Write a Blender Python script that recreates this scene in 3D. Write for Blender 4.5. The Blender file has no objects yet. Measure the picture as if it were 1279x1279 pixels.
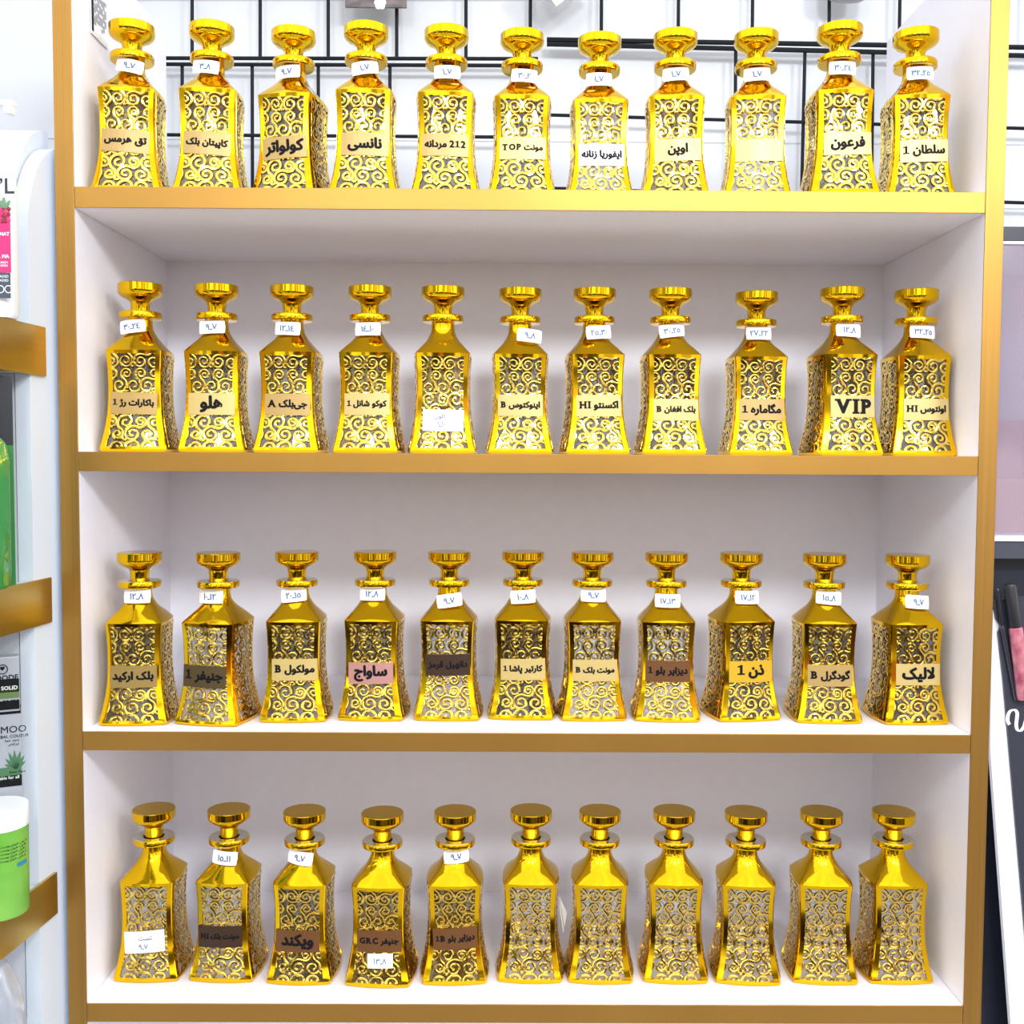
import bpy, bmesh, math, random, unicodedata
from mathutils import Vector, Matrix
PI = math.pi
S = bpy.context.scene
COL = S.collection

# ------------------------------------------------------------------ camera
F = 1306.38                                   # focal length in pixels of the 1279 px frame
CAM = Vector((-0.0276, -1.3256, 1.4935))
YAW, PITCH, ROLL = 0.00462, -0.0506, 0.00517
fwd = Vector((math.sin(YAW)*math.cos(PITCH), math.cos(YAW)*math.cos(PITCH), math.sin(PITCH)))
rt = Vector((math.cos(YAW), -math.sin(YAW), 0)); up = rt.cross(fwd)
rt, up = rt*math.cos(ROLL)+up*math.sin(ROLL), -rt*math.sin(ROLL)+up*math.cos(ROLL)
cd = bpy.data.cameras.new('camera'); cam = bpy.data.objects.new('camera', cd); COL.objects.link(cam)
cam.matrix_world = Matrix(((rt.x, up.x, -fwd.x, CAM.x), (rt.y, up.y, -fwd.y, CAM.y), (rt.z, up.z, -fwd.z, CAM.z), (0, 0, 0, 1)))
cd.sensor_width = 36; cd.lens = F/1279*36; cd.clip_start = .05
S.camera = cam

def ray(px, py): return fwd + rt*((px-639.5)/F) + up*((639.5-py)/F)
def at(px, py, y):                            # the point of the plane at depth y that is seen at that pixel
    d = ray(px, py); return CAM + d*((y-CAM.y)/d.y)
def at_x(px, py, x):
    d = ray(px, py); return CAM + d*((x-CAM.x)/d.x)

# ------------------------------------------------------------------ world, lamps, exposure
S.view_settings.view_transform = 'Standard'; S.view_settings.look = 'None'
S.view_settings.gamma = 1; S.view_settings.use_curve_mapping = False
S.view_settings.exposure = 0.55

W = bpy.data.worlds.new('shop_surroundings'); S.world = W; W.use_nodes = True
n = W.node_tree.nodes; l = W.node_tree.links; n.clear()
def nd(t, **k):
    q = n.new(t)
    for a, b in k.items(): setattr(q, a, b)
    return q
out = nd('ShaderNodeOutputWorld'); bg = nd('ShaderNodeBackground'); l.new(bg.outputs[0], out.inputs[0])
tc = nd('ShaderNodeTexCoord'); sep = nd('ShaderNodeSeparateXYZ'); l.new(tc.outputs['Generated'], sep.inputs[0])
mr = nd('ShaderNodeMapRange'); mr.inputs[1].default_value = -1; mr.inputs[2].default_value = 1; l.new(sep.outputs[2], mr.inputs[0])
def ramp(stops, interp='LINEAR'):
    r = nd('ShaderNodeValToRGB'); r.color_ramp.interpolation = interp; e = r.color_ramp.elements
    while len(e) < len(stops): e.new(.5)
    for q, (p, c) in zip(e, stops): q.position = p; q.color = (*c, 1)
    return r
# open shop seen from the shelves: lowest band brightened as added fill, dark band over it, counters and goods at eye level, pale ceiling
base = ramp([(0, (.62, .60, .62)), (.2, (.52, .50, .51)), (.28, (.07, .055, .05)), (.38, (.08, .062, .055)), (.43, (.46, .42, .42)), (.5, (.70, .68, .71)), (.56, (.86, .86, .90)), (.64, (.90, .91, .95)), (1, (.72, .73, .78))])
l.new(mr.outputs[0], base.inputs[0])
mp = nd('ShaderNodeMapping'); mp.inputs[3].default_value = (13, 9, 8); l.new(tc.outputs['Generated'], mp.inputs[0])
vo = nd('ShaderNodeTexVoronoi', feature='F1', distance='CHEBYCHEV'); vo.inputs['Scale'].default_value = 1; l.new(mp.outputs[0], vo.inputs['Vector'])
sepc = nd('ShaderNodeSeparateColor'); l.new(vo.outputs['Color'], sepc.inputs[0])
patch = ramp([(0, (.05, .045, .045)), (.24, (.07, .055, .05)), (.38, (.42, .17, .12)), (.45, (.6, .55, .5)), (.6, (1, 1, 1)), (.75, (1.3, 1.3, 1.25)), (.86, (.25, .33, .25)), (.93, (1.2, 1.15, 1.1))], 'CONSTANT')
l.new(sepc.outputs[0], patch.inputs[0])
amt = ramp([(0, (.75,)*3), (.5, (1,)*3), (.60, (.75,)*3), (.66, (.18,)*3), (1, (.12,)*3)]); l.new(mr.outputs[0], amt.inputs[0])
mx = nd('ShaderNodeMix', data_type='RGBA', blend_type='MULTIPLY'); l.new(amt.outputs[0], mx.inputs[0]); l.new(base.outputs[0], mx.inputs[6]); l.new(patch.outputs[0], mx.inputs[7])
l.new(mx.outputs[2], bg.inputs[0]); bg.inputs[1].default_value = 1.58

def lamp(name, loc, size, power, aim):        # round ceiling panels of the shop, in front of the shelves
    d = bpy.data.lights.new(name, 'AREA'); d.shape = 'DISK'; d.size = size; d.energy = power; d.color = (.97, .985, 1.0)
    o = bpy.data.objects.new(name, d); COL.objects.link(o); o.location = loc
    o.rotation_euler = (Vector(aim)-Vector(loc)).to_track_quat('-Z', 'Y').to_euler()
for x, pw_ in ((-.5, 6), (.42, 14.5), (1.3, 13.5)):
    lamp('ceiling_lamp', (x, -1.85, 2.52), .36, pw_*.95, (x*.4, 0, 1.2))

# ------------------------------------------------------------------ materials
def mat(name, col, rough=.5, metal=0., spec=.5, emit=None):
    m = bpy.data.materials.new(name); m.use_nodes = True; b = m.node_tree.nodes['Principled BSDF']
    b.inputs['Base Color'].default_value = (*col, 1); b.inputs['Roughness'].default_value = rough
    b.inputs['Metallic'].default_value = metal; b.inputs['Specular IOR Level'].default_value = spec
    return m
def grain(m, c1, c2, scale, rough=None, bump=0):       # streaky or mottled two-tone procedural colour
    t = m.node_tree; b = t.nodes['Principled BSDF']
    co = t.nodes.new('ShaderNodeTexCoord'); mp = t.nodes.new('ShaderNodeMapping'); mp.inputs[3].default_value = scale
    no = t.nodes.new('ShaderNodeTexNoise'); no.inputs['Scale'].default_value = 1; no.inputs['Detail'].default_value = 4
    r = t.nodes.new('ShaderNodeValToRGB'); r.color_ramp.elements[0].position = .3; r.color_ramp.elements[1].position = .7
    r.color_ramp.elements[0].color = (*c1, 1); r.color_ramp.elements[1].color = (*c2, 1)
    t.links.new(co.outputs['Object'], mp.inputs[0]); t.links.new(mp.outputs[0], no.inputs['Vector'])
    t.links.new(no.outputs['Fac'], r.inputs[0]); t.links.new(r.outputs[0], b.inputs['Base Color'])
    if bump:
        bn = t.nodes.new('ShaderNodeBump'); bn.inputs['Strength'].default_value = bump; bn.inputs['Distance'].default_value = .001
        t.links.new(no.outputs['Fac'], bn.inputs['Height']); t.links.new(bn.outputs[0], b.inputs['Normal'])
    return m
def clear(name, tint, gloss=.06, rough=.03, haze=0., hazecol=(.9, .9, .95)):   # thin clear sheet: see-through plus sheen
    m = bpy.data.materials.new(name); m.use_nodes = True; t = m.node_tree; t.nodes.clear(); N = t.nodes.new
    o = N('ShaderNodeOutputMaterial'); tr = N('ShaderNodeBsdfTransparent'); tr.inputs[0].default_value = (*tint, 1)
    gl = N('ShaderNodeBsdfGlossy'); gl.inputs['Roughness'].default_value = rough; gl.inputs[0].default_value = (1, 1, 1, 1)
    lw = N('ShaderNodeLayerWeight'); lw.inputs[0].default_value = .3
    ma = N('ShaderNodeMath'); ma.operation = 'MULTIPLY_ADD'; ma.inputs[1].default_value = .5; ma.inputs[2].default_value = gloss
    mi = N('ShaderNodeMixShader'); t.links.new(lw.outputs['Facing'], ma.inputs[0]); t.links.new(ma.outputs[0], mi.inputs[0])
    t.links.new(tr.outputs[0], mi.inputs[1]); t.links.new(gl.outputs[0], mi.inputs[2]); last = mi
    if haze:
        df = N('ShaderNodeBsdfDiffuse'); df.inputs[0].default_value = (*hazecol, 1)
        m2 = N('ShaderNodeMixShader'); m2.inputs[0].default_value = haze
        t.links.new(mi.outputs[0], m2.inputs[1]); t.links.new(df.outputs[0], m2.inputs[2]); last = m2
    t.links.new(last.outputs[0], o.inputs[0]); return m

M = {}
M['gold'] = mat('gold_plating', (.83, .51, .009), .08, 1)
M['scroll'] = mat('gold_scroll_plating', (.86, .60, .11), .09, 1)
M['rim'] = mat('pale_ground_rim', (.86, .82, .66), .25, 1)
M['glass'] = [clear('amber_glass', (.66, .56, .24), .07, .03, .13, (.32, .25, .07)), clear('smoky_glass', (.56, .53, .40), .07, .03, .15, (.24, .225, .17)), clear('pale_glass', (.88, .88, .82), .07, .03, .26, (.66, .66, .64)), clear('dark_glass', (.48, .42, .24), .07, .03, .14, (.14, .13, .10))]
M['white'] = grain(mat('white_melamine', (.86, .86, .88), .45, 0, .4), (.875, .875, .955), (.895, .895, .97), (60, 60, 60))
M['edge'] = grain(mat('gold_edge_foil', (.8, .5, .12), .42, .85), (.46, .25, .055), (.41, .22, .048), (6, 6, 6))
M['edgev'] = grain(mat('gold_edge_foil_upright', (.8, .5, .12), .42, .85), (.44, .24, .055), (.38, .205, .046), (300, 60, 3))
M['wall'] = grain(mat('white_wall_paint', (.9, .93, .94), .6), (.62, .655, .70), (.65, .685, .725), (4, 4, 1.2))
M['wire'] = mat('black_wire', (.008, .010, .014), .6, 0, .2)
M['paper'] = mat('white_sticker', (.93, .94, .95), .6)
M['ink'] = mat('black_ink', (.006, .006, .008), .6, 0, .15)
M['pen'] = mat('blue_pen', (.04, .12, .32), .6)
M['faintpen'] = mat('faint_pen', (.11, .16, .28), .6)
PL = {'tan': (.72, .48, .16), 'pale': (.93, .70, .26), 'olive': (.50, .34, .10), 'darkolive': (.085, .058, .018), 'pink': (.50, .25, .22),  # one gold foil: reflections painted in as tones; white is a sticker
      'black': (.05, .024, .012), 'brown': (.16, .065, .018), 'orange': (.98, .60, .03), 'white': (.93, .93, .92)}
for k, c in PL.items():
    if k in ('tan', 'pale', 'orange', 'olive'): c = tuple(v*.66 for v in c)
    M['plate_'+k] = grain(mat('foil_plate_tone_'+k, c, .38, .25 if k != 'white' else 0), tuple(v*.95 for v in c), c, (30, 400, 400))

# ------------------------------------------------------------------ helpers
def new(name, bm, mats, parent=None, smooth=None):
    me = bpy.data.meshes.new(name); bm.normal_update(); bm.to_mesh(me); bm.free()
    for m in (mats if isinstance(mats, (list, tuple)) else [mats]): me.materials.append(m)
    if smooth is not None:
        for p in me.polygons: p.use_smooth = True
        me.set_sharp_from_angle(angle=math.radians(smooth))
    o = bpy.data.objects.new(name, me); COL.objects.link(o); o.parent = parent
    return o
def thing(name, label, cat, loc=(0, 0, 0), rz=0, group=None):
    o = bpy.data.objects.new(name, None); COL.objects.link(o); o.location = loc; o.rotation_euler = (0, 0, rz); o.empty_display_size = .02
    return tag(o, label, cat, group)
def tag(o, label, cat, group=None):
    o['label'] = label; o['category'] = cat
    if group: o['group'] = group
    return o
def box(bm, x0, x1, y0, y1, z0, z1, mi=0, bev=0):
    r = bmesh.ops.create_cube(bm, size=1); vs = r['verts']
    bmesh.ops.scale(bm, vec=(x1-x0, y1-y0, z1-z0), verts=vs); bmesh.ops.translate(bm, vec=((x0+x1)/2, (y0+y1)/2, (z0+z1)/2), verts=vs)
    fs = {f for v in vs for f in v.link_faces}
    for f in fs: f.material_index = mi
    if bev:
        es = {e for v in vs for e in v.link_edges}
        r = bmesh.ops.bevel(bm, geom=list(es), offset=bev, segments=2, affect='EDGES', profile=.5)
        for f in r['faces']: f.material_index = mi
def prism(bm, pts, d, mi=0):                   # polygon of 3-D points pushed along the vector d
    d = Vector(d); a = [bm.verts.new(p) for p in pts]; b = [bm.verts.new(Vector(p)+d) for p in pts]; k = len(pts); fs = []
    fs.append(bm.faces.new(a)); fs.append(bm.faces.new(b[::-1]))
    for i in range(k): fs.append(bm.faces.new((a[i], b[i], b[(i+1) % k], a[(i+1) % k])))
    for f in fs: f.material_index = mi
    bmesh.ops.recalc_face_normals(bm, faces=fs)
def tube(bm, p, q, r, mi=0, seg=8):
    p = Vector(p); q = Vector(q); d = (q-p); a = d.orthogonal().normalized(); b = d.normalized().cross(a)
    A = [bm.verts.new(p+a*r*math.cos(t*2*PI/seg)+b*r*math.sin(t*2*PI/seg)) for t in range(seg)]
    B = [bm.verts.new(v.co+d) for v in A]; fs = [bm.faces.new(A[::-1]), bm.faces.new(B)]
    for i in range(seg): fs.append(bm.faces.new((A[i], A[(i+1) % seg], B[(i+1) % seg], B[i])))
    for f in fs: f.material_index = mi
def lathe(bm, prof, seg=40, mi=0, sx=1, sy=1, pw=2.0, cx=0, cy=0):     # pw > 2 squares the section
    rings = []
    for r, z in prof:
        if r < 1e-6: rings.append([bm.verts.new((cx, cy, z))]); continue
        ring = []
        for i in range(seg):
            a = 2*PI*i/seg; c, s = math.cos(a), math.sin(a); k = (abs(c)**pw+abs(s)**pw)**(-1/pw)
            ring.append(bm.verts.new((cx+r*sx*c*k, cy+r*sy*s*k, z)))
        rings.append(ring)
    for A, B in zip(rings, rings[1:]):
        for i in range(seg):
            j = (i+1) % seg
            if len(A) == 1 and len(B) == 1: continue
            if len(A) == 1: f = bm.faces.new((A[0], B[j], B[i]))
            elif len(B) == 1: f = bm.faces.new((A[i], A[j], B[0]))
            else: f = bm.faces.new((A[i], A[j], B[j], B[i]))
            f.material_index = mi

# text: letters joined and set from right to left, as outline meshes
FORM = {}
for cp in list(range(0xFB50, 0xFE00))+list(range(0xFE70, 0xFEFD)):
    d = unicodedata.decomposition(chr(cp)).split()
    if len(d) >= 2 and d[0] in ('<isolated>', '<initial>', '<medial>', '<final>'):
        FORM.setdefault((tuple(int(x, 16) for x in d[1:]), d[0]), chr(cp))
def shape(s):
    s = s.replace('لا', '\u0001'); o = []
    keys = [(0x644, 0x627) if ch == '\u0001' else (ord(ch),) for ch in s]
    def joins_next(k): return (k, '<initial>') in FORM
    def joins(k): return (k, '<final>') in FORM
    for i, k in enumerate(keys):
        p = i > 0 and joins_next(keys[i-1]) and joins(k)
        q = i+1 < len(keys) and joins_next(k) and joins(keys[i+1])
        f = '<medial>' if p and q else '<final>' if p else '<initial>' if q else '<isolated>'
        if s[i] == '\u200c': continue
        o.append(FORM.get((k, f), s[i]))
    return ''.join(o[::-1])
TEXT = {}
SLAB = {'I': ((.5, 3),), 'H': ((.12, 3), (.88, 3)), 'B': ((.12, 3),), 'P': ((.14, 3),), 'R': ((.14, 3), (.9, 1)), 'T': ((.5, 1),), 'A': ((.1, 1), (.9, 1)), 'V': ((.1, 2), (.9, 2))}
def raw_polys(s, bold):
    # glyph outlines overlap themselves and single fills leave gaps, so the outline is laid down several times, a little to each side
    V, Fc = [], []
    latin = all(ord(ch) < 128 for ch in s)
    var = ((2, 0),)*6 if latin else ((2, .012), (3, .002), (3, .01), (2, .004), (4, .007), (3, .005), (4, .012), (5, .009))
    for k, (res, off) in enumerate(var):
        c = bpy.data.curves.new('t', 'FONT'); c.body = s; c.size = 1; c.resolution_u = res; c.offset = off
        o = bpy.data.objects.new('t', c); COL.objects.link(o)
        m = bpy.data.meshes.new_from_object(o.evaluated_get(bpy.context.evaluated_depsgraph_get()))
        b_ = max(bold, 0)*(1 if latin else .85); an = k*2*PI/len(var); dx, dy = b_*math.cos(an), b_*.8*math.sin(an); n0 = len(V)
        V += [(v.co.x+dx, v.co.y+dy, k) for v in m.vertices]; Fc += [tuple(i+n0 for i in p.vertices) for p in m.polygons]
        bpy.data.objects.remove(o); bpy.data.curves.remove(c); bpy.data.meshes.remove(m)
        if bold <= 0 and latin: break
    return V, Fc
def text_polys(s, bold=.0, slab=False):
    if (s, bold, slab) in TEXT: return TEXT[(s, bold, slab)]
    if not slab: r = raw_polys(s, bold)
    else:
        toks = []
        for ch in s:                          # Latin letters one by one, joined script as one run
            if ch == ' ': toks.append(' ')
            elif ord(ch) < 128: toks.append(ch)
            elif toks and ord(toks[-1][-1]) >= 128: toks[-1] += ch
            else: toks.append(ch)
        V, Fc, x = [], [], 0
        for t in toks:
            if t == ' ': x += .20; continue
            vs, fs = raw_polys(t, bold) if t != '1' else ([(.17, .1, 0), (.36, .1, 0), (.36, .70, 0), (.24, .70, 0), (.17, .64, 1), (.17, .54, 1), (0, .53, 1), (0, .60, 1), (.24, .70, 1), (0, 0, 2), (.53, 0, 2), (.53, .11, 2), (0, .11, 2)], [(0, 1, 2, 3, 4), (5, 6, 7, 8), (9, 10, 11, 12)])
            x0 = min(v[0] for v in vs); x1 = max(v[0] for v in vs); y0 = min(v[1] for v in vs); y1 = max(v[1] for v in vs)
            sl = SLAB.get(t, ()); pad = .07 if sl else 0
            k = len(V); V += [(v[0]-x0+x+pad, v[1], v[2]) for v in vs]; Fc += [tuple(i+k for i in f) for f in fs]
            for px, wh in sl:
                cx = x+pad+px*(x1-x0)
                for bit, yy in ((1, y0), (2, y1-.10)):
                    if wh & bit:
                        k = len(V); hw = .15 if t not in 'I1T' else .19
                        V += [(cx-hw, yy, 8), (cx+hw, yy, 8), (cx+hw, yy+.10, 8), (cx-hw, yy+.10, 8)]; Fc.append((k, k+1, k+2, k+3))
            x += x1-x0+2*pad+.06
        r = V, Fc
    TEXT[(s, bold, slab)] = r; return r
def put_text(bm, s, cx, cy, w, h, fn, mi, bold=.02, slab=False):          # centred in w x h, mapped by fn(x, y) to 3-D
    vs, fs = text_polys(s, bold, slab)
    if not vs: return
    x0 = min(v[0] for v in vs); x1 = max(v[0] for v in vs); y0 = min(v[1] for v in vs); y1 = max(v[1] for v in vs)
    k = min(w/(x1-x0), h/(y1-y0)); kx = k
    V = [bm.verts.new(Vector(fn(cx+(x-(x0+x1)/2)*kx, cy+(y-(y0+y1)/2)*k))+Vector((0, -2e-5*q, 0))) for x, y, q in vs]
    for f in fs:
        try: bm.faces.new([V[i] for i in f]).material_index = mi
        except ValueError: pass

# ------------------------------------------------------------------ setting: the wall behind
bm = bmesh.new(); box(bm, -1.6, 1.6, .44, .5, 0, 3.2)
for z in (1.915, 2.02): box(bm, -1.6, 1.6, .4385, .4405, z, z+.003)
o = new('wall_back', bm, M['wall']); o['kind'] = 'structure'
bm = bmesh.new(); box(bm, -1.6, 1.6, -1.75, .44, -.05, 0)
o = new('floor', bm, grain(mat('pale_floor_tile', (.4, .38, .38), .35), (.34, .32, .32), (.44, .42, .42), (3, 3, 3))); o['kind'] = 'structure'

# ------------------------------------------------------------------ the gold-edged shelf unit
A = .57; T = .0235; D = .355
Z1, Z1B, Z2, Z2B, Z3, Z3B, Z4, Z4B = 1.8302, 1.8044, 1.5, 1.4755, 1.1423, 1.1179, .7848, .7605
unit = thing('shelf_unit', 'tall white display shelf unit with gold edge strips holding the decanters', 'shelf unit', (0, 0, 0))
ZT, ZB = 2.157, 0.0005
for s in (-1, 1):
    bm = bmesh.new()
    x0 = s*A; yb = D+.008
    prism(bm, [(x0, .002, ZB), (x0, yb, ZB), (x0, yb, ZT), (x0, .002, ZT)], (s*T, 0, 0))
    p = new('side_panel', bm, M['white'], unit)
    bm = bmesh.new(); box(bm, min(x0, x0+s*T), max(x0, x0+s*T), 0, .0018, ZB, ZT, bev=.0004)
    new('edge_band', bm, M['edgev'], p)['label'] = 'gold edge strip'
for z, zb in ((Z1, Z1B), (Z2, Z2B), (Z3, Z3B), (Z4, Z4B)):
    bm = bmesh.new(); box(bm, -A+.0006, A-.0006, .002, D, zb, z)
    p = new('shelf_board', bm, M['white'], unit)
    bm = bmesh.new(); box(bm, -A+.0006, A-.0006, 0, .0018, zb, z, bev=.0004)
    new('edge_band', bm, M['edge'], p)['label'] = 'gold edge strip'
bm = bmesh.new(); box(bm, -A, A, D, D+.006, ZB, Z1B+.01)
new('back_panel', bm, M['white'], unit)

# ------------------------------------------------------------------ the decanter
C_TAB = [(0, .0400), (.0012, .0420), (.004, .0430), (.008, .0424), (.015, .0405), (.03, .0376), (.048, .0349), (.066, .0337), (.085, .0333), (.105, .0336), (.122, .0345), (.1335, .0354)]
def interp(tab, z):
    for (a, u), (b, v) in zip(tab, tab[1:]):
        if z <= b: return u+(v-u)*(z-a)/(b-a)
    return tab[-1][1]
def cz(z):                                    # smoothed body half width
    return sum(interp(C_TAB, min(max(z+d, .004 if z > .004 else 0), .1335)) for d in (-.004, -.002, 0, .002, .004))/5 if .008 < z < .129 else interp(C_TAB, z)
def bz(z): return .0046 if z < .03 else .0046-.0009*min(1, (z-.03)/.05)
TB = .80; PZ0, PZ1 = .0075, .1285
TS = [-.975, -TB, -.53, -.27, 0, .27, .53, TB, .975]
def face_pt(t, z, off=0): return (cz(z)*t, -(cz(z)+bz(z)*(1-t*t))-off, z)
def body_mesh():
    bm = bmesh.new()
    zs = [0, .0012, .004, PZ0, .012, .02, .03, .04, .05, .06, .07, .08, .09, .1, .11, .12, PZ1, .1315, .1335]
    up_ = [(.1355, .0338, .0039, 0, 0), (.1385, .0312, .0036, 0, 0), (.1425, .0280, .0034, .04, .030), (.147, .0245, .003, .18, .0262), (.1515, .0213, .0025, .42, .0232), (.156, .0185, .002, .68, .0206), (.1605, .0165, .0015, .88, .0180), (.1645, .0150, .001, 1, .0164), (.169, .015, .001, 1, .0157), (.179, .015, .001, 1, .0155)]
    rings = []
    def ring(c, b, m, r, z):
        R = []
        for k in range(4):
            a = k*PI/2
            for t in TS:
                x, y = c*t, -(c+b*(1-t*t))
                if m:
                    ph = math.atan2(y, x); X, Y = r*math.cos(ph), r*math.sin(ph); x, y = x+(X-x)*m, y+(Y-y)*m
                R.append(bm.verts.new((x*math.cos(a)-y*math.sin(a), x*math.sin(a)+y*math.cos(a), z)))
        rings.append(R)
    for z in zs: ring(cz(z), bz(z), 0, 0, z)
    for z, c, b, m, r in up_: ring(c, b, m, r, z)
    nT = len(TS); nn = 4*nT
    allz = zs+[u[0] for u in up_]
    for i in range(len(rings)-1):
        zm = (allz[i]+allz[i+1])/2
        for j in range(nn):
            jj = j % nT
            if PZ0 < zm < PZ1 and 1 <= jj < nT-2: continue      # openings filled by the scrollwork panels
            bm.faces.new((rings[i][j], rings[i][(j+1) % nn], rings[i+1][(j+1) % nn], rings[i+1][j]))
    bm.faces.new(rings[0][::-1])
    loose = [v for v in bm.verts if not v.link_faces]
    bmesh.ops.delete(bm, geom=loose, context='VERTS')
    return bm
def bake(o, *mods):
    for t, kw in mods:
        m = o.modifiers.new(t, t)
        for k, v in kw.items(): setattr(m, k, v)
    me = bpy.data.meshes.new_from_object(o.evaluated_get(bpy.context.evaluated_depsgraph_get()))
    o.modifiers.clear(); o.data = me
proto = {}
o = new('body', body_mesh(), M['gold']); bake(o, ('SOLIDIFY', dict(thickness=.0016, offset=-1)))
for p in o.data.polygons: p.use_smooth = True
o.data.set_sharp_from_angle(angle=math.radians(26)); proto['body'] = o
bm = bmesh.new()
lathe(bm, [(.0150, .1775), (.0262, .1776), (.0274, .1786), (.0276, .1800), (.0276, .1850), (.0270, .1862)], 48, 0)
lathe(bm, [(.0270, .1862), (.0262, .1868), (.0170, .1868), (.0140, .1858), (.0134, .1700)], 48, 1)
proto['collar'] = new('collar', bm, [M['gold'], M['rim']], None, 30)
bm = bmesh.new()
lathe(bm, [(0, .166), (.0112, .166), (.0118, .1868), (.0120, .1900), (.0122, .1968), (.0132, .2006), (.0160, .2034), (.0205, .2055), (.0250, .2080), (.0276, .2106), (.0286, .2124), (.0290, .2142), (.0290, .2150), (.0290, .2228), (.0290, .2234), (.0285, .2241), (.0279, .2243), (.0262, .2243), (.0100, .2240), (0, .2240)], 48)
proto['stopper'] = new('stopper', bm, M['gold'], None, 28)
bm = bmesh.new()                               # the clear wall behind the scrolls, all four sides in one
for k in range(4):
    rows_ = []
    for i in range(13):
        z = .0045+(.1312-.0045)*i/12; r_ = []
        for j in range(9):
            t = -.84+1.68*j/8; x, y, z_ = face_pt(t, z, -.0018); a = k*PI/2
            r_.append(bm.verts.new((x*math.cos(a)-y*math.sin(a), x*math.sin(a)+y*math.cos(a), z_)))
        rows_.append(r_)
    for P, Q in zip(rows_, rows_[1:]):
        for j in range(8): bm.faces.new((P[j], P[j+1], Q[j+1], Q[j]))
proto['glass'] = [new('glass_wall', bm, M['glass'][0], None, 60)]
# scrollwork drawn in millimetres on a 58 x 122 panel, then bent onto the flared face
def scrolls():
    rnd = random.Random(5); paths = []
    def spiral(cx, cy, R, turns, a0, hand, n=30):
        P = []
        for i in range(n+1):
            f = i/n; r = 1.3+(R-1.3)*f**.9; a = a0-hand*2*PI*turns*(1-f)
            P.append((cx+r*math.cos(a), cy+r*math.sin(a), 1.3+.45*f if i > 2 else 1.7))
        return P                               # runs from the centre to the outer end at angle a0
    def s_scroll(cx, cy, R, a0, hand, R2=None, turns=1.3):
        p1 = spiral(cx, cy, R, turns, a0, hand); ex, ey = p1[-1][0], p1[-1][1]
        R2 = R2 or R; c2 = (ex+R2*math.cos(a0), ey+R2*math.sin(a0))
        p2 = spiral(c2[0], c2[1], R2, turns, a0+PI, hand)
        paths.append(p1+p2[::-1][1:])
    def curl(cx, cy, R, a0, hand, turns=1.2): paths.append(spiral(cx, cy, R, turns, a0, hand, 22))
    pu, pv = 18.4, 15.9                       # pairs of touching spirals on a staggered net
    for r in range(-1, 9, 2):
        for q in range(-3, 4):
            odd = (r//2) % 2
            x, y = q*pu+(pu/2 if odd else 0)+rnd.uniform(-.7, .7), r*pv+1+rnd.uniform(-.7, .7)
            flip = 1 if (q+r//2) % 3 else -1
            a0 = math.atan2(pv, pu/2) + rnd.uniform(-.05, .05)
            R1 = rnd.choice((7.2, 8.4, 9.6, 10.6)); R2 = 18.4-R1
            s_scroll(x, y, R1, a0, flip, R2, rnd.choice((1.25, 1.5, 1.7)))
            if (q+r) % 2 == 0: curl(x+pu*.5, y-5.4, 3.2, rnd.uniform(0, 6.28), -flip, .8)
    return paths
bm = bmesh.new()
for P in scrolls():
    prev = None
    for i, (x, y, w) in enumerate(P):
        q = P[min(i+1, len(P)-1)]; p = P[max(i-1, 0)]; dx, dy = q[0]-p[0], q[1]-p[1]; L = math.hypot(dx, dy) or 1; nx, ny = -dy/L, dx/L
        cur = []
        for k, off in ((-1, .0002), (0, .00045), (1, .0002)):
            u = max(-29, min(29, x+nx*w*k)); v = max(0, min(123, y+ny*w*k))
            cur.append(bm.verts.new(face_pt(u/29*.815, .0068+v/123*.1225, off)))
        if prev:
            for k in range(2):
                f = [prev[k], cur[k], cur[k+1], prev[k+1]]
                if (f[0].co-f[2].co).length > 1e-6: bm.faces.new(f)
        prev = cur
bmesh.ops.dissolve_degenerate(bm, dist=1e-6, edges=bm.edges[:]); bmesh.ops.recalc_face_normals(bm, faces=bm.faces[:])
for f in bm.faces:
    if f.normal.y > 0: f.normal_flip()
proto['scroll'] = new('scrollwork_panel', bm, M['scroll'])
g0 = proto['glass'][0]
for i in range(1, 4):
    g = g0.copy(); g.data = g0.data.copy(); g.data.materials[0] = M['glass'][i]; proto['glass'].append(g); COL.objects.link(g)

def plate_mesh(w, h, zc, dx, tilt, lines, mi_mat, ink, bold, hand=False):
    bm = bmesh.new(); ca, sa = math.cos(math.radians(tilt)), math.sin(math.radians(tilt))
    zl, zh = zc-h/2-.002, zc+h/2+.002
    def fn(x, y, off=.0011):
        X = dx+x*ca-y*sa; Z = zc+x*sa+y*ca
        f = (Z-zl)/(zh-zl); c = cz(zl)+(cz(zh)-cz(zl))*f; c = max(c, cz(Z)); t = X/c
        return (X, -(c+bz(zc)*max(0, 1-t*t))-off, Z)
    G = [[(-w/2+w*i/8, -h/2+h*j/2) for i in range(9)] for j in range(3)]
    for side, off in ((0, .0015), (1, .0006)):
        V = [[bm.verts.new(fn(x, y, off)) for x, y in r] for r in G]
        for a, b in zip(V, V[1:]):
            for i in range(8): bm.faces.new((a[i], a[i+1], b[i+1], b[i]) if side == 0 else (a[i], b[i], b[i+1], a[i+1]))
        if side == 0: F0 = V
        else: F1 = V
    def rim(V): return [V[0][i] for i in range(9)]+[V[1][8], V[2][8]]+[V[2][i] for i in range(7, -1, -1)]+[V[1][0]]
    a, b = rim(F0), rim(F1)
    for i in range(len(a)): bm.faces.new((a[i], b[i], b[(i+1) % len(a)], a[(i+1) % len(a)]))
    for s, cx, cy, tw, th in lines: put_text(bm, s, cx, cy, tw, th, lambda x, y: fn(x, y, .0017), 1, bold, slab=not hand)
    return bm
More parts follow.
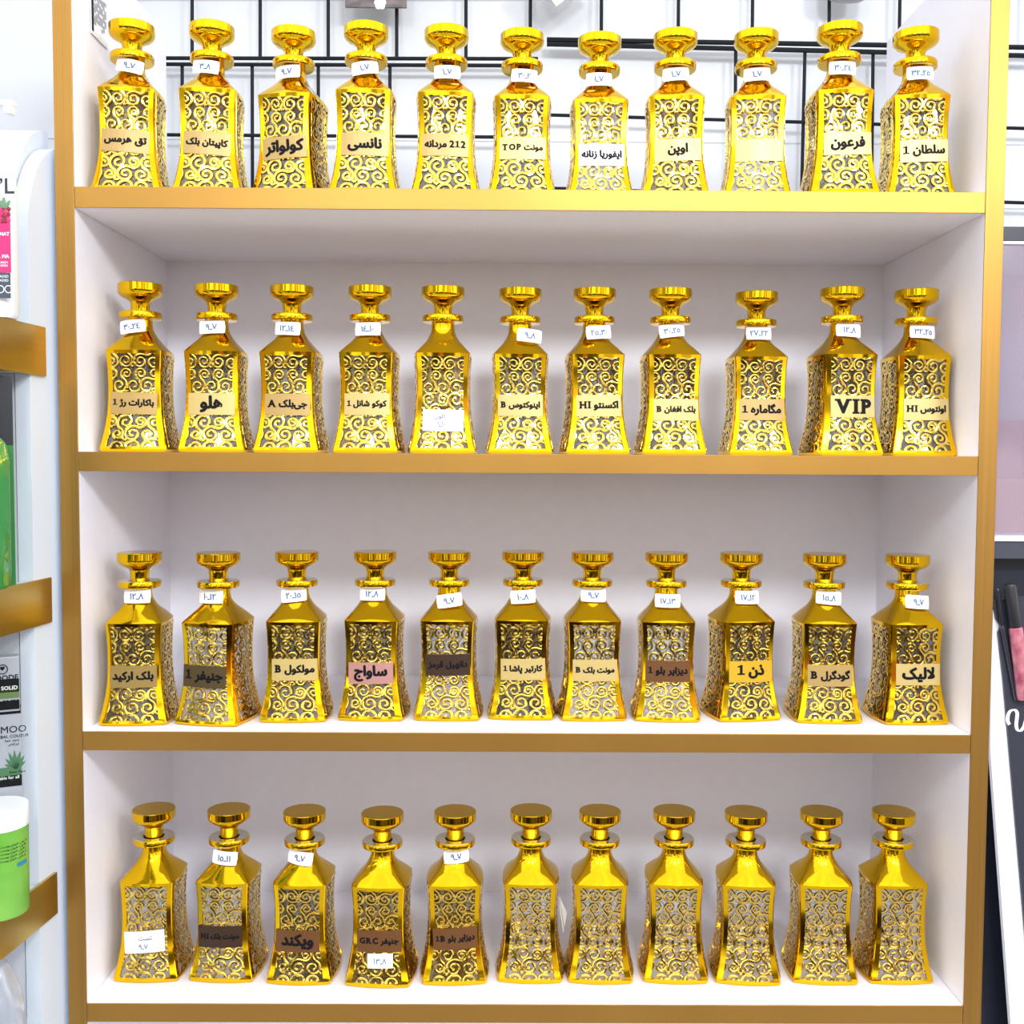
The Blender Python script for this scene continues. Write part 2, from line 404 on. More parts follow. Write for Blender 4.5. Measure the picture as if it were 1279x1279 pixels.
def tag_mesh(tilt, dx, dz, s):
    bm = bmesh.new(); w, h, zc = .036, .0178, .1672+dz; R = .034; ca, sa = math.cos(math.radians(tilt)), math.sin(math.radians(tilt))
    y0 = -.0198-max(0, -dz)*.9
    def fn(x, y, off=0):
        X = dx*.6+x*ca-y*sa; Z = zc+x*sa+y*ca; ang = X/R
        return (dx*.4+(R+off)*math.sin(ang), y0+R-(R+off)*math.cos(ang)-(zc-Z)*.18, Z)
    rc = .0018; pts = []
    for cx, cy, a0 in ((w/2-rc, h/2-rc, 0), (-w/2+rc, h/2-rc, 90), (-w/2+rc, -h/2+rc, 180), (w/2-rc, -h/2+rc, 270)): pass
    G = [[(-w/2+w*i/10, -h/2+h*j/2) for i in range(11)] for j in range(3)]
    for g in (G[0], G[2]):                    # rounded corners
        g[0] = (g[0][0]+.0008, g[0][1]*.94); g[10] = (g[10][0]-.0008, g[10][1]*.94)
    for side, off in ((0, .0004), (1, 0)):
        V = [[bm.verts.new(fn(x, y, off)) for x, y in r] for r in G]
        for a, b in zip(V, V[1:]):
            for i in range(10): bm.faces.new((a[i], a[i+1], b[i+1], b[i]) if side == 0 else (a[i], b[i], b[i+1], a[i+1]))
    put_text(bm, s, 0, 0, w*.70, h*.46, lambda x, y: fn(x, y, .0007), 1, .022)
    return bm

GROUP = 'gold perfume decanters on the shelf unit'
ORD = ['first', 'second', 'third', 'fourth', 'fifth', 'sixth', 'seventh', 'eighth', 'ninth', 'tenth', 'eleventh']
SHELF = ['top shelf', 'second shelf down', 'third shelf down', 'bottom shelf']
PLW = {'tan': 'gold plate, tan painted tone', 'pale': 'gold plate, pale painted tone', 'olive': 'gold plate, dull painted reflection', 'darkolive': 'gold plate, dark olive painted reflection', 'pink': 'gold plate, rosy brown painted reflection',
       'black': 'gold plate, blackish painted reflection', 'brown': 'gold plate, brown painted reflection', 'orange': 'gold plate, bright orange painted reflection', 'white': 'white name sticker'}
# x, y, turn | plate (colour, text, dx mm, dz mm, tilt, text height share) | price tag (text, tilt, dx mm, dz mm) | glass
D_ = '-'
B = [[
 (-.5203, .0708, .11, ('tan', ('', 'تق هرمس', ''), -1, 2, -3, .36), ('٩ـ٧', -9, 1, 0), 0),
 (-.4165, .0723, .0774, ('tan', ('', 'کاپیتان بلک', ''), 0, 0, -3, .34), ('٣ـ٨', -4, -5, 0), 0),
 (-.3128, .0875, -.19, ('tan', ('', 'کولواتر', ''), 2, 0, 3, .5), ('٩ـ٧', 4, -2, 0), 3),
 (-.2148, .0721, .0208, ('tan', ('', 'نانسی', ''), 2, 0, -1, .44), ('١ـ٧', 8, 0, 0), 1),
 (-.1103, .0796, .0147, ('tan', ('', 'مردانه', ' 212'), 0, 2, -1, .36), ('١ـ٧', 0, 2, -3), 1),
 (-.0106, .0909, -.0085, ('pale', ('TOP ', 'مونت', ''), 1, 2, 0, .42), ('٣٠ـ٢', -3, 3, -3), 1),
 (.0929, .1019, -.006, ('white', ('', 'ایفوریا زنانه', ''), 1, -3, 0, .34), ('١ـ٧', 0, -2, -3), 2),
 (.192, .0872, -.0813, ('pale', ('', 'اوپن', ''), 2, 0, 2, .40), ('١ـ٧', 3, 0, 0), 0),
 (.2987, .0856, -.12, ('pale', None, 2, 0, 0, .4), ('١ـ٧', 2, 0, 0), 2),
 (.4016, .0613, -.0424, ('pale', ('', 'فرعون', ''), 3, 2, 1, .42), ('٣٠ـ٢٤', -2, 0, 0), 1),
 (.5069, .0773, -.0897, ('pale', ('1 ', 'سلطان', ''), 3, -2, 1, .44), ('٣٢ـ٢٥', 0, 2, 0), 1)],
[(-.5203, .0898, .0626, ('tan', ('1 ', 'باکارات رژ', ''), 0, 0, -1, .40), ('٣٠ـ٢٤', 8, -6, -1), 1),
 (-.4206, .0982, .0651, ('pale', ('', 'هلو', ''), 0, 0, 0, .66), ('٩ـ٧', 3, -3, 0), 1),
 (-.3199, .102, -.0316, ('tan', ('A ', 'جی\u200cبلک', ''), 2, 0, 0, .42), ('١٢ـ١٤', -2, -2, -1), 1),
 (-.2145, .1028, -.0394, ('pale', ('1 ', 'کوکو شانل', ''), 2, 1, 0, .46), ('١٤ـ١٠', 1, 0, -1), 0),
 (-.1158, .104, .05, ('hand', None, 1, -20, -1, .4), None, 0),
 (-.011, .1143, .0073, ('pale', ('B ', 'اینوکتوس', ''), 0, 1, 0, .44), ('٩ـ٨', -6, 13, -8), 1),
 (.09, .1105, .0769, ('pale', ('HI ', 'اکسنتو', ''), 1, 1, 1, .52), ('٢٥ـ٣٠', 4, 3, -3), 1),
 (.1932, .1088, .0323, ('pale', ('B ', 'بلک افغان', ''), 2, -4, 0, .40), ('٣٠ـ٢٥', 7, -1, 0), 3),
 (.316, .1326, -.0118, ('tan', ('1 ', 'مگاماره', ''), 1, -2, 0, .44), ('٢٧ـ٢٢', 0, 0, 0), 1),
 (.4222, .0932, .0857, ('pale', ('VIP', '', ''), 2, 1, 0, .46), ('١٢ـ٨', -3, 3, 0), 1),
 (.527, .1055, -.0017, ('pale', ('HI ', 'اونتوس', ''), 2, -2, 0, .42), ('٣٢ـ٢٥', -3, 3, 0), 1)],
[(-.5194, .0718, .0721, ('olive', ('', 'بلک ارکید', ''), 0, 0, 0, .40), ('١٢ـ٨', 0, 1, 0), 1),
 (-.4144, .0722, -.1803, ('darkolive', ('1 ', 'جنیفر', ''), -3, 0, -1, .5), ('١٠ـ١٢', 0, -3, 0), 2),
 (-.3128, .0911, .0411, ('pale', ('B ', 'مولکول', ''), 2, 6, 0, .46), ('٢٠ـ١٥', 6, -2, 0), 1),
 (-.2078, .1004, -.0407, ('pink', ('', 'ساواج', ''), 0, 0, 1, .52), ('١٢ـ٨', 0, -1, 1), 1),
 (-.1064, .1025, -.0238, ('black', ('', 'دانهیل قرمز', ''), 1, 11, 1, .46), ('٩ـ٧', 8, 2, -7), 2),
 (-.0054, .1099, -.0507, ('pale', ('1 ', 'کارتیر پاشا', ''), 2, 4, 1, .42), ('١٠ـ٨', 4, 1, -3), 3),
 (.0898, .1046, .0206, ('pale', ('B ', 'مونت بلک', ''), 1, 4, 0, .34), ('٩ـ٧', -2, 0, 0), 2),
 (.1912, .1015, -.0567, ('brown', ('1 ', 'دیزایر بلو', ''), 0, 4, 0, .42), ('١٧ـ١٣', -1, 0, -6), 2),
 (.295, .1065, .15, ('orange', ('1 ', 'ذن', ''), 1, 3, 0, .44), ('١٧ـ١٢', -1, 2, -2), 1),
 (.4066, .0967, -.0434, ('tan', ('B ', 'گودگرل', ''), 1, 0, 0, .42), ('١٥ـ٨', -5, 2, -1), 1),
 (.5183, .0917, .0449, ('pale', ('', 'لالیک', ''), 2, 3, 0, .48), ('٩ـ٧', -4, 6, -5), 1)],
[(-.514, .0992, .011, ('hand', None, -2, -10, 4, .4), None, 2),
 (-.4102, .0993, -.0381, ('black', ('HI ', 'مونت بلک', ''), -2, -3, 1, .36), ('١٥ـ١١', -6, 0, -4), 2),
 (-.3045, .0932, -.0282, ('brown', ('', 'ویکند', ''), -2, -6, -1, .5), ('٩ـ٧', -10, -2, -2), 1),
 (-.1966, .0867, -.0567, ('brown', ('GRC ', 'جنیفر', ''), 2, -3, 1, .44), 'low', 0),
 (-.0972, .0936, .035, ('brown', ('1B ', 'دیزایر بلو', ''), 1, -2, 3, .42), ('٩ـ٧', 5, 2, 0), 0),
 (.0076, .099, -.035, None, None, 2), (.1029, .0975, -.0281, None, None, 2), (.2058, .0988, -.0456, None, None, 2),
 (.3047, .0955, -.08, None, None, 2), (.4096, .0974, -.0683, None, None, 2), (.5103, .0993, .0152, None, None, 2)]]

def copy_part(src, parent, rz=0):
    c = src.copy(); COL.objects.link(c); c.parent = parent; c.rotation_euler = (0, 0, rz); c.name = src.name.split('.')[0]
    return c
for ri, (row, z) in enumerate(zip(B, (Z1, Z2, Z3, Z4))):
    for ci, (x, y, rz, pl, tg, gl) in enumerate(row):
        if pl is None: look = 'plain gold scroll decanter without any plate'
        elif pl[0] == 'hand': look = 'gold scroll decanter with handwritten white sticker'
        elif pl[1] is None: look = 'gold scroll decanter with unlettered pale plate'
        else: look = 'gold scroll decanter with '+PLW[pl[0]]
        where = ORD[ci]+' from left, '+SHELF[ri]
        root = thing('perfume_decanter', look+', '+where, 'perfume bottle', (x, y, z), rz, GROUP)
        copy_part(proto['body'], root); copy_part(proto['collar'], root); copy_part(proto['stopper'], root, .4*ci+ri)
        copy_part(proto['glass'][gl], root)
        for k in range(4): copy_part(proto['scroll'], root, k*PI/2)
        if pl:
            col, tx, dx, dz, tilt, hs = pl
            if col == 'hand':
                L = [('١ـ١٠', -.002, -.005, .02, .007), ('کلون', -.004, .005, .03, .008)] if ri == 1 else [('٩ـ٧', -.001, -.006, .022, .007), ('تست', .002, .005, .018, .008)]
                L = [(shape(s) if not s[0] in '١٩' else s, a, b, c, d) for s, a, b, c, d in L]
                bm = plate_mesh(.054, .0285, .064+dz/1000, dx/1000, tilt, L, None, None, .012, True)
                new('handwritten_label', bm, [M['paper'], M['faintpen']], root)['label'] = 'white handwritten sticker'
            else:
                L = []
                if tx:
                    s = tx[0]+shape(tx[1])+tx[2]; L = [(s, 0, 0, .053 if hs < .6 else .03, .0285*hs*1.5)]
                bm = plate_mesh(.060, .0285, .064+dz/1000, dx/1000, tilt, L, None, None, .06)
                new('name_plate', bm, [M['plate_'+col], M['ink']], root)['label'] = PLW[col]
        if tg == 'low':
            bm = plate_mesh(.034, .0185, .036, .004, 1, [('١٣ـ٨', 0, 0, .024, .008)], None, None, .006, True)
            new('price_tag', bm, [M['paper'], M['pen']], root)['label'] = 'white price tag'
        elif tg:
            bm = tag_mesh(tg[1], tg[2]/1000, tg[3]/1000, tg[0])
            new('price_tag', bm, [M['paper'], M['pen']], root)['label'] = 'white price tag'
        if ri == 3 and ci == 5:                # a tag hanging at the side of this one
            bm = bmesh.new(); prism(bm, [(.0405, -.01, .092), (.0395, .012, .098), (.0505, .016, .072), (.0470, .014, .052), (.0455, -.008, .055)], (.0006, .0002, 0))
            new('side_tag', bm, M['paper'], root)['label'] = 'white paper tag at the side'
for k in ('body', 'collar', 'stopper', 'scroll'): bpy.data.objects.remove(proto[k])
for g in proto['glass']: bpy.data.objects.remove(g)

# ------------------------------------------------------------------ wire grids on the wall behind
YG = .405; RW = .0029
def grid(name, label, hbars, vbars):
    bm = bmesh.new()
    for (x0, y0, x1, y1, k) in hbars: tube(bm, at(x0, y0, YG), at(x1, y1, YG), RW*k)
    for (x0, y0, x1, y1) in vbars:
        a, b = at(x0, y0, YG+.004), at(x1, y1, YG+.004); tube(bm, a, b, RW)
    return tag(new(name, bm, M['wire'], None, 40), label, 'wire grid', 'black wire grids on the wall')
grid('wire_grid_panel', 'black wire grid hanging behind the top left decanters, upper panel', [(150, 72.5, 672, 73.5, 1.1), (150, -16, 672, -16, 1)],
     [(240-(240-640)*.0, -60, 240, 74), (325, -60, 325, 74), (410, -60, 410, 74), (495.5, -60, 495.5, 74), (582, -60, 582, 74), (663, -60, 662, 74), (156, -60, 156, 74)])
grid('wire_grid_panel', 'black wire grid behind the top left decanters, lower panel reaching down', [(150, 80, 672, 82, 1.1), (150, 168, 672, 171.5, 1), (150, 257, 672, 259, 1)],
     [(227.5, 80, 228.5, 290), (315, 80, 315.5, 290), (397.5, 80, 398, 290), (487, 80, 487, 290), (573, 81, 573, 290), (659, 81, 658.5, 290)])
grid('wire_grid_panel', 'black wire grid behind the top right decanters, upper panel', [(683, 49.5, 1300, 59.5, 1.4), (683, -38, 1300, -26, 1)],
     [(751.5, -60, 751, 51), (848, -60, 847, 53), (940.5, -60, 939.5, 54), (1036, -60, 1035.5, 56), (1125, -60, 1123, 58), (1215, -60, 1213, 58), (1290, -60, 1288, 60)])
grid('wire_grid_panel', 'black wire grid behind the top right decanters, lower panel beyond gold post', [(683, 55, 1300, 70, 1.4), (683, 143.5, 1300, 161, 1), (683, 235, 1300, 254, 1)],
     [(741, 56, 740, 290), (834, 58, 833, 290), (919, 60, 917, 290), (1005.5, 62, 1000, 290), (1090.5, 65, 1088, 290), (1180, 66, 1177, 290)])

# goods hanging at the very top of the grids
a = at(431, 9, .385); b = at(508, 9, .385)
t = thing('hanging_picture_card', 'dark picture card with white flower hanging at the top edge', 'picture card', (a.x, .385, a.z))
bm = bmesh.new(); w = b.x-a.x; box(bm, 0, w, 0, .004, 0, .11, bev=.0006); new('card', bm, grain(mat('dark_print', (.06, .05, .06), .4), (.015, .02, .035), (.22, .17, .16), (30, 30, 60)), t)
bm = bmesh.new()
for k in range(5):
    an = k*2*PI/5+.3; r = bmesh.ops.create_uvsphere(bm, u_segments=10, v_segments=6, radius=.005); bmesh.ops.scale(bm, vec=(1, .25, 1), verts=r['verts'])
    bmesh.ops.translate(bm, vec=(w*.57+.0052*math.cos(an), -.0006, .006+.0052*math.sin(an)), verts=r['verts'])
new('flower', bm, M['paper'], t)['label'] = 'white flower'
a = at(694, 16, .375)
bm = bmesh.new(); box(bm, 0, .075, 0, .03, 0, .06, bev=.001)
bmesh.ops.rotate(bm, verts=bm.verts, cent=(0, 0, 0), matrix=Matrix.Rotation(math.radians(38), 3, 'Y').inverted())
bmesh.ops.translate(bm, verts=bm.verts, vec=(a.x, .352, a.z))
o = tag(new('hanging_carton', bm, mat('silver_white_card', (.72, .73, .76), .35)), 'pale grey carton hanging tilted, its corner poking down at the top edge', 'carton')
a = at(1058, 3, .385)
bm = bmesh.new(); lathe(bm, [(0, 0), (.022, .0012), (.032, .006), (.034, .02), (.033, .10), (.01, .115), (0, .115)], 28, 0, 1, .35)
o = tag(new('hanging_pouch', bm, mat('grey_pouch', (.42, .43, .46), .5), None, 40), 'grey rounded pouch, bottom just showing at the top edge', 'pouch'); o.location = (a.x, .385, a.z)

# leaflet on the left side panel
bm = bmesh.new()
P = [at_x(112, -18, -A+.001), at_x(113.5, 41, -A+.001), at_x(134, 62, -A+.001), at_x(133, -14, -A+.001)]
prism(bm, P, (.0012, 0, 0))
ux = (P[3]-P[0])
rnd = random.Random(3)
for i in range(1, 9):                          # rows of small unreadable print, running up the sheet
    y = P[1].y+(P[2].y-P[1].y)*i/9.5; zlo = P[1].z+(P[2].z-P[1].z)*i/9.5+.012; z = zlo+rnd.uniform(0, .012)
    while z < P[0].z-.004:
        d = rnd.uniform(.003, .012); box(bm, -A+.0020, -A+.0026, y-.0035, y+.0028, z, min(z+d, P[0].z-.002), 1); z += d+rnd.uniform(.002, .006)
box(bm, -A+.0020, -A+.0027, P[1].y, P[1].y+.006, P[1].z+.004, P[0].z, 2)
tag(new('leaflet', bm, [mat('leaflet_paper', (.84, .85, .87), .6), mat('grey_print', (.35, .36, .4), .6), M['ink']]), 'white printed leaflet stuck inside the left side panel at the top', 'leaflet')

# ------------------------------------------------------------------ the side unit on the left
K = .09                                        # its front plane runs slightly askew to the depth axis
P0 = at(57, 409, -.02)
def side(px, py, back=0.):                     # point of that front plane (or of one parallel to it) at a pixel
    d = ray(px, py); nrm = Vector((1, -K, 0)); q = P0+Vector((-back, 0, 0)); return CAM+d*((q-CAM).dot(nrm)/d.dot(nrm))
def fp(y, z, back=0.): return Vector((P0.x+K*(y-P0.y)-back, y, z))
sunit = thing('side_shelf_unit', 'white side shelving with wide gold shelf fronts on the left', 'shelf unit', (0, 0, 0))
wh_shade = grain(mat('white_panel_grazing_shade', (.68, .76, .84), .4), (.66, .74, .82), (.70, .78, .855), (8, 8, 3))  # same white paint; grazing shade put into a duller, bluer base colour
YE = P0.y; YN = -.62
zA = side(57, 409).z, side(57, 470).z
pB = side(64.5, 721), side(64.5, 777); zB = pB[0].z, pB[1].z
pC = side(71.5, 1089), side(71.5, 1141); zC = pC[0].z, pC[1].z
ends = (P0.y, pB[0].y, pC[0].y)
yj = side(39, 330).y                           # joint between the inner face and the arched upright
zt = side(64, 199).z; zs_ = side(38, 300).z
def arch(y0, y1, zlow, z0, z1, n=12):
    pts = [(y1, zlow), (y0, zlow)]
    for i in range(n+1):
        a = PI/2*i/n; pts.append((y1-(y1-y0)*math.cos(a), z0+(z1-z0)*math.sin(a)))
    return pts
bm = bmesh.new(); prism(bm, [fp(y, z, .004) for y, z in arch(yj, yj+.085, .0005, zs_, zt+.02)], (-.018, 0, 0)); new('arched_upright', bm, wh_shade, sunit)
bm = bmesh.new(); prism(bm, [fp(y, z, .024) for y, z in arch(yj+.002, yj+.09, .0005, zs_+.012, zt+.045)], (-.30, 0, 0)); new('end_panel', bm, M['wall'], sunit)
foil = grain(mat('brushed_gold_front', (.60, .46, .16), .28, 1), (.61, .47, .165), (.57, .44, .15), (2, 2, 200))
def shelf_side(zt_, zb_, ye):
    bm = bmesh.new(); prism(bm, [fp(yj-.003, zt_-.002, .006), fp(YN, zt_-.002, .006), fp(YN, zt_-.002, .30), fp(yj-.003, zt_-.002, .30)], (0, 0, -(zt_-zb_-.004)))
    b = new('shelf_board', bm, M['wall'], sunit)
    bm = bmesh.new(); prism(bm, [fp(ye, zt_), fp(YN, zt_), fp(YN, zb_), fp(ye, zb_)], (-.004, 0, 0)); new('shelf_front', bm, foil, b)['label'] = 'brushed gold front strip'
for (a, b), e in zip((zA, zB, zC), ends): shelf_side(a, b, e)
shelf_side(zC[1]-.30, zC[1]-.36, ends[2])

def tangent(px, y, nx=-.905, ny=-.425): q = at(px, 640, y); return q.x, q.y    # where the sight line at px meets depth y
NV = Vector((-.905, -.425))                    # square to that sight line, pointing away from it to the left
def stand(px, y, h):
    q = at(px, 640, y); return q.x+NV.x*h, q.y+NV.y*h
TURN = .44                                     # boxed goods are turned towards the aisle
def corner(px, py, y): return at(px, py, y)
# pump bottle
hw = .045; SY = .46; bx, by = stand(30, -.078, .0445)
zsh = at(10, 205, by).z; ztop = zA[0]
t = thing('pump_bottle', 'white pump bottle with pink fruit label on the uppermost side shelf', 'bottle', (bx, by, zA[0]+.0006))
H = zsh-zA[0]
wp = mat('white_plastic', (.86, .91, .93), .3)
bm = bmesh.new(); lathe(bm, [(0, 0), (hw*.93, 0), (hw, .005), (hw, H*.84), (hw*.96, H*.93), (hw*.8, H*1.03), (hw*.5, H*1.10), (.014, H*1.13), (.014, H*1.17), (0, H*1.17)], 48, 0, 1, SY, 3.2); new('bottle_body', bm, wp, t, 40)
bm = bmesh.new(); lathe(bm, [(0, H*1.15), (.016, H*1.15), (.016, H*1.25), (.006, H*1.26), (.006, H*1.36), (0, H*1.36)], 24); box(bm, -.012, .047, -.008, .008, H*1.36, H*1.40, bev=.003); box(bm, .036, .046, -.006, .006, H*1.31, H*1.37, bev=.002); new('pump_head', bm, wp, t, 40)
yf = -hw*SY-.0012
def lp(px, py): q = at(px, py, by+yf); return q.x-bx, q.z-zA[0]
bm = bmesh.new()
def rectl(px0, py0, px1, py1, mi, d=0):
    a = lp(px0, py0); b = lp(px1, py1); box(bm, a[0], b[0], yf-.0005-d, yf+.0010, b[1], a[1], mi)
rectl(-60, 264, 13.5, 341, 0); rectl(-60, 341, 13, 373, 1)
def txt(s, px0, py0, px1, py1, mi, bold=.01, d=.0009):
    a = lp(px0, py0); b = lp(px1, py1); put_text(bm, s, (a[0]+b[0])/2, (a[1]+b[1])/2, b[0]-a[0], a[1]-b[1], lambda x, y: (x, yf-d, y), mi, bold)
txt('NAT', 0, 285, 12.5, 301, 2, .03); txt('. MA', 0, 318, 12, 324, 2, .03)
for yy in (327, 331): txt('NOURISH', -8, yy, 11, yy+3, 2, 0)
for yy in (344, 349): txt('ADED', 0, yy, 11, yy+4, 2, 0)
for cx in (1, 11):
    c = lp(cx, 362); r = .0045
    for k in range(16):
        a0, a1 = k*PI/8, (k+1)*PI/8
        vs = [bm.verts.new((c[0]+q*math.cos(w_), yf-.0009, c[1]+q*math.sin(w_))) for q, w_ in ((r, a0), (r, a1), (r*.8, a1), (r*.8, a0))]; bm.faces.new(vs).material_index = 2
txt('’L', -2, 223, 20, 243, 3, .01)
r0 = random.Random(2)
for k in range(26):                            # fruit seeds over the pink field
    a = lp(r0.uniform(-6, 12), r0.uniform(259, 277)); r = bmesh.ops.create_uvsphere(bm, u_segments=8, v_segments=5, radius=.0026)
    bmesh.ops.scale(bm, vec=(1, .3, 1), verts=r['verts']); bmesh.ops.translate(bm, vec=(a[0], yf-.0006, a[1]), verts=r['verts'])
    for v in r['verts']:
        for f in v.link_faces: f.material_index = 4 if k % 3 else 0
for (px, py, tp) in ((5, 254, 0), (9, 257, .6), (2, 256, -.5)):
    a = lp(px, py); r = bmesh.ops.create_uvsphere(bm, u_segments=8, v_segments=5, radius=.0065); bmesh.ops.scale(bm, vec=(.38, .15, 1), verts=r['verts'])
    bmesh.ops.rotate(bm, verts=r['verts'], cent=(0, 0, 0), matrix=Matrix.Rotation(tp, 3, 'Y')); bmesh.ops.translate(bm, vec=(a[0], yf-.0006, a[1]), verts=r['verts'])
    for v in r['verts']:
        for f in v.link_faces: f.material_index = 5
new('label', bm, [mat('pink_label', (.82, .02, .16), .4), mat('slate_label', (.05, .07, .10), .4), M['paper'], mat('navy_ink', (.02, .03, .05), .5), mat('dark_fruit', (.22, .012, .03), .35), mat('leaf_green', (.12, .26, .14), .5)], t)['label'] = 'pink and slate printed label'

# dark green carton and green bottle on the second side shelf
z0 = zB[0]
cq = corner(17.5, 600, -.096); ht = at(10, 470, -.096).z-z0
bm = bmesh.new(); zsplit = at(10, 556, -.1).z-z0
box(bm, -.11, 0, 0, .03, 0, zsplit, 0); box(bm, -.11, 0, 0, .03, zsplit+.0002, ht, 1)
box(bm, -.10, -.014, -.0006, 0, zsplit+.045, ht-.012, 2)
o = tag(new('green_carton', bm, [mat('green_card', (.02, .19, .035), .35), mat('dark_card', (.012, .014, .02), .35), mat('deep_green_card', (.01, .06, .04), .35)]), 'dark green carton with black top standing on the middle side shelf', 'carton'); o.location = (cq.x, cq.y, z0); o.rotation_euler.z = TURN
hw = .032; bx, by = stand(9.5, -.128, .031); hb = at(8, 548, by).z-z0
t = thing('green_bottle', 'green clear bottle standing before the dark green carton', 'bottle', (bx, by, z0))
bm = bmesh.new(); lathe(bm, [(0, .001), (hw*.9, .001), (hw, .006), (hw, hb*.86), (hw*.9, hb*.97), (hw*.6, hb*1.04), (.012, hb*1.08), (.012, hb*1.14), (0, hb*1.14)], 40, 0, 1, .8, 3.5)
m = mat('green_plastic', (.05, .42, .10), .08, 0, .8); m.node_tree.nodes['Principled BSDF'].inputs['Transmission Weight'].default_value = .35; new('bottle_body', bm, m, t, 40)
bm = bmesh.new(); lathe(bm, [(0, hb*1.13), (.015, hb*1.13), (.015, hb*1.26), (.013, hb*1.28), (0, hb*1.28)], 24); new('cap', bm, mat('grey_green_cap', (.10, .16, .14), .3), t, 40)

# two printed packs, one above the other, and a tub before them on the third side shelf
z0 = zC[0]; yb = -.084
def pack(name, label, pxr, py0, zbase, hgt, build, yo=0):
    cq = corner(pxr, py0, yb+yo); t = thing(name, label, 'pack', (cq.x, cq.y, zbase), TURN)
    bm = bmesh.new(); box(bm, -.12, 0, 0, .02, 0, hgt, bev=.0012); new('carton', bm, mat('silver_card', (.34, .37, .41), .35), t)
    bm = bmesh.new()
    nn = Vector((math.sin(TURN), -math.cos(TURN), 0)); uu = Vector((math.cos(TURN), math.sin(TURN), 0))
    def q(px, py):
        d = ray(px, py); v = CAM+d*((cq-CAM).dot(nn)/d.dot(nn))-cq; return v.dot(uu), v.z+cq.z-zbase
    def tx(s, px0, py0, px1, py1, mi, bold=.01):
        a = q(px0, py0); b = q(px1, py1); put_text(bm, s, (a[0]+b[0])/2, (a[1]+b[1])/2, b[0]-a[0], a[1]-b[1], lambda x, y: (x, -.0008, y), mi, bold)
    def rc(px0, py0, px1, py1, mi):
        a = q(px0, py0); b = q(px1, py1); box(bm, max(a[0], -.119), min(b[0], -.0006), -.0006, .001, b[1], a[1], mi)
    build(bm, tx, rc, q)
    new('print', bm, [M['ink'], M['paper'], mat('olive_print', (.10, .17, .05), .5), mat('leaf_print', (.05, .16, .07), .5)], t)
    return t
zmid = at(10, 887, yb).z; ztop = at(10, 818, yb).z
def b1(bm, tx, rc, q):
    tx('MOODE', -14, 842, 23, 851, 0, .02); rc(-80, 855, 24.5, 863.5, 0); tx('NG SOLID', -12, 857, 22, 862, 1, .01); rc(-80, 864, 24.5, 871, 2)
    tx('Pcs:20 *20', -8, 873, 24, 880, 0, .02); rc(-80, 883, 25, 885, 0)
    for k in range(12):
        a0 = k*PI/6; c = q(3, 836); vs = [bm.verts.new((c[0]+r*math.cos(w_), -.0008, c[1]+r*math.sin(w_))) for r, w_ in ((.006, a0), (.006, a0+PI/6), (.005, a0+PI/6), (.005, a0))]; bm.faces.new(vs)
    tx('♥', 0, 832, 6, 838, 0)
def b2(bm, tx, rc, q):
    rc(-80, 889, 26, 890.5, 0); tx('MOO', 1, 905, 33, 916, 0, .0); tx('HERBAL COLOUR', -10, 918, 36, 921, 0, .01); tx('hair care', 6, 923, 24, 926, 0, 0)
    tx(shape('کرم گیاهی'), 10, 927, 24, 932, 0, 0)
    for a_, ln in ((-62, 15), (-40, 19), (-20, 24), (-4, 25), (14, 24), (32, 20), (52, 15)):
        c = q(20, 960); L_ = ln/1070; d = Vector((math.sin(math.radians(a_)), 0, math.cos(math.radians(a_)))); n_ = Vector((d.z, 0, -d.x))*.0024
        o_ = Vector((c[0], -.0008, c[1])); vs = [bm.verts.new(v) for v in (o_-n_*.6, o_+n_*.6, o_+d*L_*.6+n_*.8, o_+d*L_, o_+d*L_*.6-n_*.8)]; bm.faces.new(vs).material_index = 3
    tx('Aloe Vera', 11, 961, 32, 966, 0, .01); rc(-80, 968.5, 27, 974, 3); rc(-80, 979, 27.5, 980.5, 0); tx('Suitable for all', -10, 970, 24, 973, 1, 0)
pack('printed_pack', 'grey printed pack lying on top of the aloe pack', 24.5, 850, zmid+.0003, ztop-zmid-.001, b1, -.004)
pack('printed_pack', 'grey pack printed with a green aloe plant, under another pack', 28, 940, z0, zmid-z0, b2)
rr = .033; bx, yt = stand(29, -.118, rr); zb_ = z0
t = thing('cream_tub', 'green tub with white lid standing before the printed packs', 'tub', (bx, yt, z0+.0006))
h1 = at(10, 1044, yt-rr).z-z0; h2 = at(10, 1018, yt-rr).z-z0
bm = bmesh.new(); lathe(bm, [(0, 0), (rr*.95, 0), (rr*.98, .003), (rr, h1), (0, h1)], 48)
def onr(px, py): q = at(px, py, yt-rr); return q.x-bx, q.z-z0
def cyl(x, z, r=rr+.0006):
    x = max(-r, min(r*.999, x)); return (x, -math.sqrt(max(r*r-x*x, 0)), z)
for i, yy in enumerate((1060, 1064.5, 1069, 1073.5, 1078)):
    a = onr(-22, yy); b = onr(24-i*.6, yy+3.5); put_text(bm, shape('برای انواع پوست و موی خشک'), (a[0]+b[0])/2, (a[1]+b[1])/2, b[0]-a[0], a[1]-b[1], cyl, 1, 0)
a = onr(13, 1086); b = onr(27, 1091)
vs = [[bm.verts.new(cyl(a[0]+(b[0]-a[0])*i/6, z)) for i in range(7)] for z in (b[1], a[1])]
for i in range(6): bm.faces.new((vs[0][i], vs[0][i+1], vs[1][i+1], vs[1][i])).material_index = 2
new('tub_body', bm, [grain(mat('green_wrap', (.22, .6, .08), .35), (.10, .36, .03), (.24, .56, .09), (12, 12, 14)), M['ink'], mat('blue_mark', (.02, .22, .42), .5)], t, 50)
